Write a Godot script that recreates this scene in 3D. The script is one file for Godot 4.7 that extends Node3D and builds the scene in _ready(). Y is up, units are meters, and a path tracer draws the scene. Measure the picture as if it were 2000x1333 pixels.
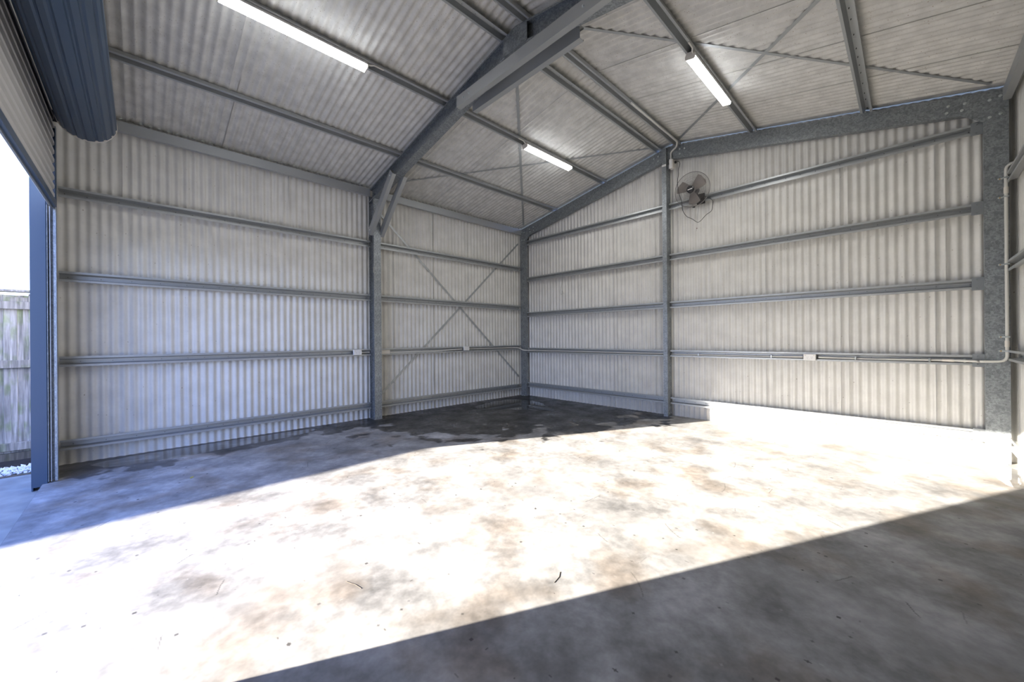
extends Node3D
# A steel-framed corrugated shed seen from beside its roller door. x runs across the end wall (0 .. 6.6), z from the end wall (0) to the door (6.6), y up, metres.

const W := 6.6
const L := 6.62
const PITCH := 0.0762
const APEX := 4.195          # top of the rafters at the ridge
const SLOPE := 0.1944
const MID := 3.3
const FRAME_Z := 3.385       # centre of the middle portal frame

var M := {}
var taken := {}
var rng := RandomNumberGenerator.new()


# ---------------------------------------------------------------- helpers

func numbered(called: String) -> String:
	if not taken.has(called):
		taken[called] = 0
		return called
	taken[called] += 1
	return "%s_%03d" % [called, taken[called]]

func mb() -> SurfaceTool:
	var st := SurfaceTool.new()
	st.begin(Mesh.PRIMITIVE_TRIANGLES)
	return st

func tri(st: SurfaceTool, a: Vector3, b: Vector3, c: Vector3, n: Vector3) -> void:
	if (b - a).cross(c - a).dot(n) > 0.0:
		var k := b
		b = c
		c = k
	for p: Vector3 in [a, b, c]:
		st.set_normal(n)
		st.set_uv(Vector2.ZERO)
		st.add_vertex(p)

# a flat quad whose texture runs in metres: u0 .. u1 from a to b, v0 .. v1 from a to d
func quad_uv(st: SurfaceTool, p: Array, uv: Array, n: Vector3) -> void:
	var ccw := ((p[1] - p[0]) as Vector3).cross(p[2] - p[0]).dot(n) > 0.0
	for i: int in ([0, 2, 1, 0, 3, 2] if ccw else [0, 1, 2, 0, 2, 3]):
		st.set_normal(n)
		st.set_uv(uv[i])
		st.add_vertex(p[i])

func quad(st: SurfaceTool, a: Vector3, b: Vector3, c: Vector3, d: Vector3, n: Vector3) -> void:
	tri(st, a, b, c, n)
	tri(st, a, c, d, n)

func box(st: SurfaceTool, lo: Vector3, hi: Vector3) -> void:
	obox(st, (lo + hi) * 0.5, Vector3.RIGHT, Vector3.UP, Vector3.BACK, (hi - lo) * 0.5)

# box with half sizes h along the axes X, Y, Z and small chamfers on its twelve edges
func obox(st: SurfaceTool, c: Vector3, X: Vector3, Y: Vector3, Z: Vector3, h: Vector3, ch := -1.0) -> void:
	if ch < 0.0:
		ch = minf(0.002, 0.2 * minf(h.x, minf(h.y, h.z)))
	var ax := [X, Y, Z]
	var hh := [h.x, h.y, h.z]
	for i in 3:
		var j := (i + 1) % 3
		var k := (i + 2) % 3
		var A: Vector3 = ax[i]
		var B: Vector3 = ax[j]
		var C: Vector3 = ax[k]
		var a: float = hh[i]
		var b: float = hh[j]
		var d: float = hh[k]
		for s: float in [-1.0, 1.0]:
			var o := c + A * a * s
			quad(st, o + B * (b - ch) + C * (d - ch), o - B * (b - ch) + C * (d - ch), o - B * (b - ch) - C * (d - ch), o + B * (b - ch) - C * (d - ch), A * s)
			for t: float in [-1.0, 1.0]:
				var n := (A * s + B * t).normalized()
				var p := c + A * a * s + B * (b - ch) * t
				var q := c + A * (a - ch) * s + B * b * t
				quad(st, p + C * (d - ch), q + C * (d - ch), q - C * (d - ch), p - C * (d - ch), n)
	for sx: float in [-1.0, 1.0]:
		for sy: float in [-1.0, 1.0]:
			for sz: float in [-1.0, 1.0]:
				tri(st, c + X * h.x * sx + Y * (h.y - ch) * sy + Z * (h.z - ch) * sz, c + X * (h.x - ch) * sx + Y * h.y * sy + Z * (h.z - ch) * sz, c + X * (h.x - ch) * sx + Y * (h.y - ch) * sy + Z * h.z * sz, (X * sx + Y * sy + Z * sz).normalized())

# a closed outline swept along w
func ext(st: SurfaceTool, poly: PackedVector2Array, o: Vector3, U: Vector3, V: Vector3, w: Vector3) -> void:
	var area := 0.0
	for i in poly.size():
		var a := poly[i]
		var b := poly[(i + 1) % poly.size()]
		area += a.x * b.y - b.x * a.y
	if area < 0.0:
		poly = poly.duplicate()
		poly.reverse()
	var round_ := 0.0
	var far := w.length()
	var shift := fposmod(o.x * 1.7 + o.y * 2.3 + o.z * 3.1 + far, 1.0)
	for i in poly.size():
		var a := poly[i]
		var b := poly[(i + 1) % poly.size()]
		var e := b - a
		var n := (U * e.y - V * e.x).normalized()
		var pa := o + U * a.x + V * a.y
		var pb := o + U * b.x + V * b.y
		var next := round_ + e.length()
		quad_uv(st, [pa, pb, pb + w, pa + w], [Vector2(round_, shift), Vector2(next, shift), Vector2(next, shift + far), Vector2(round_, shift + far)], n)
		round_ = next
	var idx := Geometry2D.triangulate_polygon(poly)
	var wn := w.normalized()
	for i in range(0, idx.size(), 3):
		var p: Array[Vector3] = []
		for k in 3:
			var q := poly[idx[i + k]]
			p.append(o + U * q.x + V * q.y)
		for e: int in 2:
			var n := wn * (1.0 if e else -1.0)
			var q: Array[Vector3] = [p[0] + w * e, p[1] + w * e, p[2] + w * e]
			var ccw := (q[1] - q[0]).cross(q[2] - q[0]).dot(n) > 0.0
			for k: int in ([0, 2, 1] if ccw else [0, 1, 2]):
				st.set_normal(n)
				st.set_uv(poly[idx[i + k]])
				st.add_vertex(q[k])

# outline of a folded sheet-steel section: the open line pts with thickness t
func folded(pts: Array, t: float) -> PackedVector2Array:
	var left := PackedVector2Array()
	var right := PackedVector2Array()
	for i in pts.size():
		var p: Vector2 = pts[i]
		var n := Vector2.ZERO
		if i > 0:
			n += ((p - pts[i - 1]) as Vector2).normalized().orthogonal()
		if i < pts.size() - 1:
			n += ((pts[i + 1] - p) as Vector2).normalized().orthogonal()
		n = n.normalized()
		var along: Vector2 = ((p - pts[i - 1]) if i > 0 else (pts[i + 1] - p)) as Vector2
		var k := t * 0.5 / maxf(0.35, absf(n.dot(along.normalized().orthogonal())))
		left.append(p + n * k)
		right.append(p - n * k)
	right.reverse()
	left.append_array(right)
	return left

func c_section(d: float, b: float, lip := 0.015, t := 0.003) -> PackedVector2Array:
	return folded([Vector2(b, lip), Vector2(b, 0), Vector2(0, 0), Vector2(0, d), Vector2(b, d), Vector2(b, d - lip)], t)

# top hat: lips on the line v = 0, crown at v = depth
func top_hat(width: float, depth: float, crown: float, lip: float, t := 0.0025) -> PackedVector2Array:
	var h := width * 0.5
	return folded([Vector2(-h, 0.006), Vector2(-h, 0), Vector2(-h + lip, 0), Vector2(-crown * 0.5, depth), Vector2(crown * 0.5, depth), Vector2(h - lip, 0), Vector2(h, 0), Vector2(h, 0.006)], t)

func tube(st: SurfaceTool, pts: Array, r: float, sides := 8) -> void:
	var rings := []
	var up := Vector3(0.31, 0.83, 0.46).normalized()
	for i in pts.size():
		var d := Vector3.ZERO
		if i > 0:
			d += ((pts[i] - pts[i - 1]) as Vector3).normalized()
		if i < pts.size() - 1:
			d += ((pts[i + 1] - pts[i]) as Vector3).normalized()
		d = d.normalized()
		var a := d.cross(up).normalized()
		up = a.cross(d).normalized()
		var ring := []
		for k in sides:
			var f := TAU * k / sides
			ring.append([pts[i] + (a * cos(f) + up * sin(f)) * r, a * cos(f) + up * sin(f)])
		rings.append(ring)
	for i in rings.size() - 1:
		for k in sides:
			var q := (k + 1) % sides
			var n: Vector3 = rings[i][k][1] + rings[i][q][1]
			smooth(st, [rings[i][k], rings[i][q], rings[i + 1][q]], n)
			smooth(st, [rings[i][k], rings[i + 1][q], rings[i + 1][k]], n)
	for e: int in [0, rings.size() - 1]:
		var n: Vector3 = (pts[0] - pts[1]) if e == 0 else (pts[e] - pts[e - 1])
		for k in range(1, sides - 1):
			tri(st, rings[e][0][0], rings[e][k][0], rings[e][k + 1][0], n.normalized())

func smooth(st: SurfaceTool, pn: Array, n: Vector3) -> void:
	var order := [0, 1, 2]
	if ((pn[1][0] - pn[0][0]) as Vector3).cross(pn[2][0] - pn[0][0]).dot(n) > 0.0:
		order = [0, 2, 1]
	for i: int in order:
		st.set_normal(pn[i][1])
		st.set_uv(pn[i][2] if pn[i].size() > 2 else Vector2.ZERO)
		st.add_vertex(pn[i][0])

# profile of (radius, height) pairs turned round the axis A through o
func lathe(st: SurfaceTool, prof: Array, o: Vector3, A: Vector3, sides := 24) -> void:
	var X := A.cross(Vector3(0.37, 0.2, 0.9)).normalized()
	var Y := A.cross(X).normalized()
	for i in prof.size() - 1:
		var p: Vector2 = prof[i]
		var q: Vector2 = prof[i + 1]
		var e := q - p
		for k in sides:
			var r0 := X * cos(TAU * k / sides) + Y * sin(TAU * k / sides)
			var r1 := X * cos(TAU * (k + 1) / sides) + Y * sin(TAU * (k + 1) / sides)
			var n0 := (r0 * e.y - A * e.x).normalized()
			var n1 := (r1 * e.y - A * e.x).normalized()
			var a := [o + r0 * p.x + A * p.y, n0]
			var b := [o + r1 * p.x + A * p.y, n1]
			var c := [o + r1 * q.x + A * q.y, n1]
			var d := [o + r0 * q.x + A * q.y, n0]
			if p.x > 1e-5:
				smooth(st, [a, b, c], n0 + n1)
			if q.x > 1e-5:
				smooth(st, [a, c, d], n0 + n1)

func build(st: SurfaceTool, called: String, mat: Material, parent: Node = self) -> MeshInstance3D:
	var o := MeshInstance3D.new()
	o.name = numbered(called) if parent == self else called
	o.mesh = st.commit()
	o.material_override = null
	o.mesh.surface_set_material(0, mat)
	parent.add_child(o, true)
	return o

func put(mesh: Mesh, called: String, mat: Material, parent: Node) -> MeshInstance3D:
	var o := MeshInstance3D.new()
	o.name = called
	o.mesh = mesh
	o.set_surface_override_material(0, mat)
	parent.add_child(o, true)
	return o

func tag(o: Node, label: String, category: String, group := "", kind := "") -> Node:
	if label:
		o.set_meta("label", label)
	if category:
		o.set_meta("category", category)
	if group:
		o.set_meta("group", group)
	if kind:
		o.set_meta("kind", kind)
	return o

func thing(called: String, label: String, category: String, at := Vector3.ZERO, group := "") -> Node3D:
	var o := Node3D.new()
	o.name = numbered(called)
	add_child(o)
	o.position = at
	tag(o, label, category, group)
	return o

func struct(called: String, label := "") -> Node3D:
	var o := Node3D.new()
	o.name = numbered(called)
	add_child(o)
	o.set_meta("kind", "structure")
	if label:
		o.set_meta("label", label)
	return o

func rafter_top(x: float) -> float:
	return APEX - SLOPE * absf(x - MID)


# ---------------------------------------------------------------- materials

func plain(c: Color, rough: float, metal := 0.0, spec := 0.5) -> StandardMaterial3D:
	var m := StandardMaterial3D.new()
	m.albedo_color = c.linear_to_srgb()
	m.roughness = rough
	m.metallic = metal
	m.metallic_specular = spec
	return m

func noise_image(size: int, freq: float, seed_: int, octaves := 4, type := FastNoiseLite.TYPE_SIMPLEX_SMOOTH) -> Image:
	var n := FastNoiseLite.new()
	n.seed = seed_
	n.noise_type = type
	n.frequency = freq
	n.fractal_octaves = octaves
	return n.get_seamless_image(size, size, false, false, 0.12)

# grey-brown marks on a white ground, to multiply a colour with
func speckle_texture(size: int, seed_: int, n_specks: int, mark: Color, mottling: float) -> ImageTexture:
	var a := noise_image(size, 0.012, seed_, 4).get_data()
	var b := noise_image(size, 0.11, seed_ + 1, 3).get_data()
	var data := PackedByteArray()
	data.resize(size * size * 3)
	for i in size * size:
		var v := 1.0 - mottling * (1.0 - a[i] / 255.0) - 0.25 * mottling * (1.0 - b[i] / 255.0)
		data[i * 3] = clampi(int(v * 255.0), 0, 255)
		data[i * 3 + 1] = clampi(int(v * 254.5), 0, 255)
		data[i * 3 + 2] = clampi(int(v * 253.0), 0, 255)
	var im := Image.create_from_data(size, size, false, Image.FORMAT_RGB8, data)
	var g := RandomNumberGenerator.new()
	g.seed = seed_
	for k in n_specks:
		var x := g.randi_range(2, size - 4)
		var y := g.randi_range(2, size - 4)
		var s := g.randf_range(0.15, 0.7)
		var w := g.randi_range(1, 2)
		for dx in w:
			for dy in g.randi_range(1, 3):
				im.set_pixel(x + dx, y + dy, im.get_pixel(x + dx, y + dy).lerp(mark, s))
	return ImageTexture.create_from_image(im)

func spangle_texture(size: int, seed_: int) -> ImageTexture:
	var n := FastNoiseLite.new()
	n.seed = seed_
	n.noise_type = FastNoiseLite.TYPE_CELLULAR
	n.frequency = 0.09
	n.cellular_return_type = FastNoiseLite.RETURN_CELL_VALUE
	n.fractal_type = FastNoiseLite.FRACTAL_NONE
	var a := n.get_seamless_image(size, size, false, false, 0.05, false).get_data()
	var b := noise_image(size, 0.16, seed_ + 5, 3).get_data()
	var c := noise_image(size, 0.01, seed_ + 9, 3).get_data()
	var data := PackedByteArray()
	data.resize(size * size * 3)
	for i in size * size:
		var v := 0.82 + 0.18 * (a[i] / 255.0) - 0.10 * (1.0 - c[i] / 255.0)
		if b[i] < 92:
			v *= 0.62 + 0.38 * b[i] / 92.0
		data[i * 3] = clampi(int(v * 250.0), 0, 255)
		data[i * 3 + 1] = clampi(int(v * 253.0), 0, 255)
		data[i * 3 + 2] = clampi(int(v * 255.0), 0, 255)
	return ImageTexture.create_from_image(Image.create_from_data(size, size, false, Image.FORMAT_RGB8, data))

func triplanar(m: StandardMaterial3D, tex: Texture2D, metres: float) -> StandardMaterial3D:
	m.albedo_texture = tex
	m.uv1_triplanar = true
	m.uv1_world_triplanar = true
	m.uv1_scale = Vector3.ONE / metres
	return m

func mapped(m: StandardMaterial3D, tex: Texture2D, metres: float) -> StandardMaterial3D:
	m.albedo_texture = tex
	m.uv1_scale = Vector3.ONE / metres
	return m

func make_materials() -> void:
	var dust := speckle_texture(1024, 11, 2600, Color(0.45, 0.33, 0.24), 0.12)
	var wall_dust := speckle_texture(512, 31, 60, Color(0.5, 0.46, 0.42), 0.07)
	var spangle := spangle_texture(512, 7)
	M.sheet = mapped(plain(Color(0.71, 0.70, 0.672), 0.38), wall_dust, 1.9)
	M.roof = mapped(plain(Color(0.71, 0.70, 0.672), 0.38), dust, 2.3)
	M.curtain_inside = plain(Color(0.50, 0.485, 0.47), 0.5)
	M.steel = plain(Color(0.40, 0.415, 0.42), 0.42, 0.45)
	M.galvanised = mapped(plain(Color(0.40, 0.42, 0.435), 0.44, 0.55), spangle, 0.62)
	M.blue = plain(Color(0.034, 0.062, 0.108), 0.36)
	M.white_plastic = plain(Color(0.74, 0.73, 0.71), 0.35)
	M.cream_plastic = plain(Color(0.66, 0.62, 0.56), 0.45)
	M.conduit = plain(Color(0.60, 0.59, 0.55), 0.4)
	M.black = plain(Color(0.012, 0.012, 0.013), 0.35)
	M.wire = plain(Color(0.20, 0.19, 0.185), 0.35, 0.2)
	M.bolt = plain(Color(0.62, 0.66, 0.66), 0.3, 0.7)
	M.brass = plain(Color(0.55, 0.35, 0.14), 0.35, 0.8)
	M.screw = plain(Color(0.06, 0.06, 0.06), 0.5, 0.3)
	M.paper = plain(Color(0.62, 0.58, 0.50), 0.7)
	M.rubber = plain(Color(0.03, 0.03, 0.034), 0.6)
	M.blade = plain(Color(0.20, 0.175, 0.16), 0.3)
	M.soil = triplanar(plain(Color(0.035, 0.028, 0.024), 0.95), speckle_texture(256, 61, 300, Color(0.4, 0.3, 0.2), 0.5), 0.6)
	M.pebble = plain(Color(0.72, 0.71, 0.69), 0.6)
	M.grass = triplanar(plain(Color(0.16, 0.18, 0.10), 0.95), speckle_texture(256, 62, 300, Color(0.4, 0.4, 0.2), 0.5), 1.7)
	M.leaf = plain(Color(0.38, 0.33, 0.06), 0.6)
	M.twig = plain(Color(0.10, 0.08, 0.06), 0.8)
	var lit := StandardMaterial3D.new()
	lit.albedo_color = Color(0.9, 0.9, 0.9)
	lit.roughness = 0.4
	lit.emission_enabled = true
	lit.emission = Color(0.97, 0.985, 1.0)
	lit.emission_energy_multiplier = 12.0
	M.diffuser = lit
	var water := StandardMaterial3D.new()
	water.transparency = BaseMaterial3D.TRANSPARENCY_ALPHA
	water.albedo_color = Color(0.05, 0.05, 0.05, 0.12)
	water.roughness = 0.0
	M.water = water
	for k in 4:
		var t: float = [0.0, 0.06, -0.05, 0.02][k]
		M["paling_%d" % k] = wood(Color(0.36 + t, 0.345 + t, 0.325 + t), 200 + k)
	M.rail = wood(Color(0.33, 0.315, 0.29), 210)
	M.plinth = wood(Color(0.15, 0.135, 0.11), 211)
	M.edging = wood(Color(0.17, 0.12, 0.085), 212)
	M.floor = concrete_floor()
	var drive := noise_image(512, 0.02, 401, 5).get_data()
	var data := PackedByteArray()
	data.resize(512 * 512 * 3)
	for i in 512 * 512:
		var v := int(200 + 0.2 * drive[i])
		data[i * 3] = mini(v, 255)
		data[i * 3 + 1] = mini(v, 255)
		data[i * 3 + 2] = mini(v - 3, 255)
	M.drive = triplanar(plain(Color(0.36, 0.355, 0.34), 0.8), ImageTexture.create_from_image(Image.create_from_data(512, 512, false, Image.FORMAT_RGB8, data)), 3.0)

# weathered timber: grain along y of the triplanar planes, knots and grey-green stains
func wood(c: Color, seed_: int) -> StandardMaterial3D:
	var n := FastNoiseLite.new()
	n.seed = seed_
	n.frequency = 0.03
	n.fractal_octaves = 4
	var w := 128
	var h := 512
	var im := Image.create(w, h, false, Image.FORMAT_RGB8)
	for y in h:
		for x in w:
			var v := 0.80 + 0.30 * n.get_noise_2d(x * 3.2, y * 0.16) + 0.12 * n.get_noise_2d(x * 11.0 + 300.0, y * 0.5)
			var green := clampf(n.get_noise_2d(x * 0.6 + 90.0, y * 0.35 + 900.0) * 0.9, 0.0, 0.5)
			im.set_pixel(x, y, Color(v * (1.0 - 0.35 * green), v * (1.0 - 0.22 * green), v * (1.0 - 0.55 * green)))
	for k in 3:
		var kx := (seed_ * 37 + k * 53) % 100 + 14
		var ky := (seed_ * 71 + k * 167) % 470 + 20
		for y in range(-7, 8):
			for x in range(-4, 5):
				var d := sqrt(pow(x / 4.0, 2) + pow(y / 7.0, 2))
				if d < 1.0:
					var p := im.get_pixel(kx + x, ky + y)
					im.set_pixel(kx + x, ky + y, p.lerp(Color(0.22, 0.17, 0.13), 0.75 * (1.0 - d * d)))
	var m := plain(c, 0.85)
	m.albedo_texture = ImageTexture.create_from_image(im)
	m.uv1_triplanar = true
	m.uv1_scale = Vector3(2.0, 0.55, 2.0)
	return m

# the slab: one picture of stains, damp patches, painted back shade and scratches over its 6.66 by 6.66 m
func concrete_floor() -> StandardMaterial3D:
	var size := 1400
	var big := noise_image(size, 0.0045, 301, 5).get_data()
	var blot := noise_image(size, 0.011, 302, 5).get_data()
	var brown := noise_image(size, 0.007, 303, 5).get_data()
	var fine := noise_image(size, 0.06, 304, 4).get_data()
	var tiny := noise_image(size, 0.25, 305, 2).get_data()
	var wet_shade_noise := noise_image(size, 0.009, 306, 5).get_data()
	var data := PackedByteArray()
	data.resize(size * size * 3)
	var rough := PackedByteArray()
	rough.resize(size * size)
	for y in size:
		var z := 6.66 * y / size
		for x in size:
			var i := y * size + x
			var px := 6.66 * x / size
			var v := 0.78 + 0.20 * (big[i] / 255.0 - 0.5) + 0.36 * (blot[i] / 255.0 - 0.5) + 0.18 * (fine[i] / 255.0 - 0.5) + 0.06 * (tiny[i] / 255.0 - 0.5)
			var warm := clampf((brown[i] / 255.0 - 0.54) * 3.0, 0.0, 1.0)
			v *= 1.0 - 0.15 * warm
			# damp concrete along the side wall and damp plus painted shade in the far corner, with an irregular outline
			var reach := 0.62 + 0.55 * (wet_shade_noise[i] / 255.0 - 0.5) * 2.0
			var corner := 3.3 + 0.8 * (wet_shade_noise[i] / 255.0 - 0.5) * 2.0 - Vector2(px, z * 0.8).length()
			var wet_and_shade := clampf(maxf(minf((reach - px) * 6.0, 0.6), corner * 5.0), 0.0, 1.0)
			v *= 1.0 - 0.66 * wet_and_shade
			var r := v * (1.0 + 0.03 * warm)
			var b := v * (1.0 - 0.07 * warm)
			data[i * 3] = clampi(int(r * 255.0), 0, 255)
			data[i * 3 + 1] = clampi(int(v * 253.0 * (1.0 - 0.02 * warm)), 0, 255)
			data[i * 3 + 2] = clampi(int(b * 251.0), 0, 255)
			rough[i] = clampi(int(255.0 * (0.62 + 0.2 * (fine[i] / 255.0 - 0.5) - 0.40 * wet_and_shade * (0.6 + 0.8 * (blot[i] / 255.0 - 0.5)))), 20, 255)
	var im := Image.create_from_data(size, size, false, Image.FORMAT_RGB8, data)
	var g := RandomNumberGenerator.new()
	g.seed = 99
	for k in 130:            # scratches
		var p := Vector2(g.randf_range(20, size - 60), g.randf_range(20, size - 60))
		var dir := Vector2.from_angle(g.randfn(0.9, 0.7))
		var bend := g.randf_range(-0.012, 0.012)
		var dark := g.randf_range(0.08, 0.32)
		for s in g.randi_range(8, 46):
			p += dir
			dir = dir.rotated(bend)
			var q := Vector2i(p)
			if q.x > 1 and q.y > 1 and q.x < size - 2 and q.y < size - 2:
				im.set_pixelv(q, im.get_pixelv(q).darkened(dark))
	for k in 900:            # pits and drips
		var q := Vector2i(g.randi_range(6, size - 8), g.randi_range(6, size - 8))
		var rx := g.randf_range(0.6, 2.2)
		var ry := g.randf_range(0.6, 1.7)
		var tint := Color(0.16, 0.15, 0.15) if g.randf() < 0.8 else Color(0.95, 0.95, 0.93)
		var s := g.randf_range(0.2, 0.65)
		for dy in range(-3, 4):
			for dx in range(-4, 5):
				if pow(dx / rx, 2) + pow(dy / ry, 2) <= 1.0:
					var at := q + Vector2i(dx, dy)
					im.set_pixelv(at, im.get_pixelv(at).lerp(tint, s))
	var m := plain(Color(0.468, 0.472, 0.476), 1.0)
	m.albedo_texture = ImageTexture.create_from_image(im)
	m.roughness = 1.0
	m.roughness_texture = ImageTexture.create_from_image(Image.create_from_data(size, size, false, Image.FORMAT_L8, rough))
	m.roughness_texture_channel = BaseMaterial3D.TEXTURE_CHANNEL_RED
	return m


# ---------------------------------------------------------------- corrugated sheets

# n waves along S from s0; foot and head give the ends along H for each s; relief along N
func sheet_mesh(n: int, s0: float, S: Vector3, H: Vector3, N: Vector3, foot: Callable, head: Callable, lap := 0.0) -> ArrayMesh:
	var st := mb()
	var per := 12
	var amp := 0.0085
	var count := n * per + 1
	var rows := []
	var shift: float = fposmod(absf(foot.call(0.0)) * 3.7 + absf(head.call(0.0)) * 5.3, 1.0)
	for i in count:
		var s := s0 + PITCH * i / per
		var f := TAU * i / per
		var lift := -amp + amp * cos(f) + (lap if i > count - per else 0.0)
		var slope := -amp * sin(f) * TAU / PITCH
		var nn := (N - S * slope).normalized()
		rows.append([S * s + N * lift, nn, foot.call(s), head.call(s), s + shift])
	var thick := 0.004
	for i in count - 1:
		var a: Array = rows[i]
		var b: Array = rows[i + 1]
		for side: int in 2:
			var back: Vector3 = N * (-thick * side)
			var sg := 1.0 - 2.0 * side
			var p0 := [a[0] + H * a[2] + back, a[1] * sg, Vector2(a[4], a[2])]
			var p1 := [b[0] + H * b[2] + back, b[1] * sg, Vector2(b[4], b[2])]
			var p2 := [b[0] + H * b[3] + back, b[1] * sg, Vector2(b[4], b[3])]
			var p3 := [a[0] + H * a[3] + back, a[1] * sg, Vector2(a[4], a[3])]
			smooth(st, [p0, p1, p2], a[1] * sg)
			smooth(st, [p0, p2, p3], a[1] * sg)
		for e: int in [2, 3]:
			var n_end: Vector3 = H * (1.0 if e == 3 else -1.0)
			quad(st, a[0] + H * a[e], b[0] + H * b[e], b[0] + H * b[e] - N * thick, a[0] + H * a[e] - N * thick, n_end)
	for e: int in [0, count - 1]:
		var r: Array = rows[e]
		quad(st, r[0] + H * r[2], r[0] + H * r[3], r[0] + H * r[3] - N * thick, r[0] + H * r[2] - N * thick, S * (1.0 if e else -1.0))
	return st.commit()

# sheets of ten waves side by side from a to b along S, the first crest at phase
func clad(parent: Node, origin: Vector3, S: Vector3, H: Vector3, N: Vector3, a: float, waves: int, foot: Callable, head: Callable, mat: Material) -> void:
	var made := {}
	var done := 0
	while done < waves:
		var n := mini(10, waves - done)
		var s0 := a + done * PITCH
		var key := [n, snappedf(foot.call(s0), 0.0001), snappedf(head.call(s0), 0.0001), snappedf(head.call(s0 + n * PITCH), 0.0001), snappedf(foot.call(s0 + n * PITCH), 0.0001)]
		var flat: bool = key[1] == key[4] and key[2] == key[3]
		var last: bool = done + n >= waves
		var mesh: ArrayMesh
		if flat and made.has(key) and not last:
			mesh = made[key]
		else:
			var f := func(s: float) -> float: return foot.call(s + s0)
			var h := func(s: float) -> float: return head.call(s + s0)
			mesh = sheet_mesh(n + (0 if last else 1), 0.0, S, H, N, f, h, 0.0 if last else 0.006)
			if flat and not last:
				made[key] = mesh
		var o := put(mesh, "sheet", mat, parent)
		o.position = origin + S * s0
		done += n


# ---------------------------------------------------------------- building

func setup() -> void:
	var cam := Camera3D.new()
	cam.name = "camera"
	cam.projection = Camera3D.PROJECTION_FRUSTUM
	cam.near = 0.05
	cam.far = 300.0
	var focal := 749.7
	cam.size = 1333.0 / focal * cam.near
	cam.frustum_offset = Vector2(0.0, -5.283 / focal * cam.near)
	cam.transform = Transform3D(Basis(Vector3.UP, deg_to_rad(45.9734)) * Basis(Vector3.BACK, deg_to_rad(-0.44)), Vector3(5.8827, 1.233, 6.0093))
	add_child(cam)
	cam.current = true

	var sky_material := ProceduralSkyMaterial.new()
	sky_material.sky_top_color = Color(0.36, 0.50, 0.82)
	sky_material.sky_horizon_color = Color(0.80, 0.87, 1.0)
	sky_material.sky_curve = 0.16
	sky_material.ground_bottom_color = Color(0.30, 0.29, 0.26)
	sky_material.ground_horizon_color = Color(0.55, 0.55, 0.54)
	sky_material.sun_angle_max = 12.0
	sky_material.energy_multiplier = 4.2
	var env := Environment.new()
	env.background_mode = Environment.BG_SKY
	env.sky = Sky.new()
	env.sky.sky_material = sky_material
	env.tonemap_mode = Environment.TONE_MAPPER_LINEAR
	env.tonemap_exposure = 1.8
	env.sdfgi_enabled = true
	env.ssao_enabled = true
	env.ssil_enabled = true
	var we := WorldEnvironment.new()
	we.name = "world_environment"
	we.environment = env
	add_child(we)

	var sun := DirectionalLight3D.new()
	sun.name = "sun"
	sun.light_color = Color(1.0, 0.965, 0.91)
	sun.light_energy = 7.5
	sun.light_angular_distance = 0.55
	sun.shadow_enabled = true
	sun.sky_mode = DirectionalLight3D.SKY_MODE_LIGHT_ONLY
	add_child(sun)
	sun.look_at_from_position(Vector3.ZERO, Vector3(0.478, -0.329, -1.0))


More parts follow.
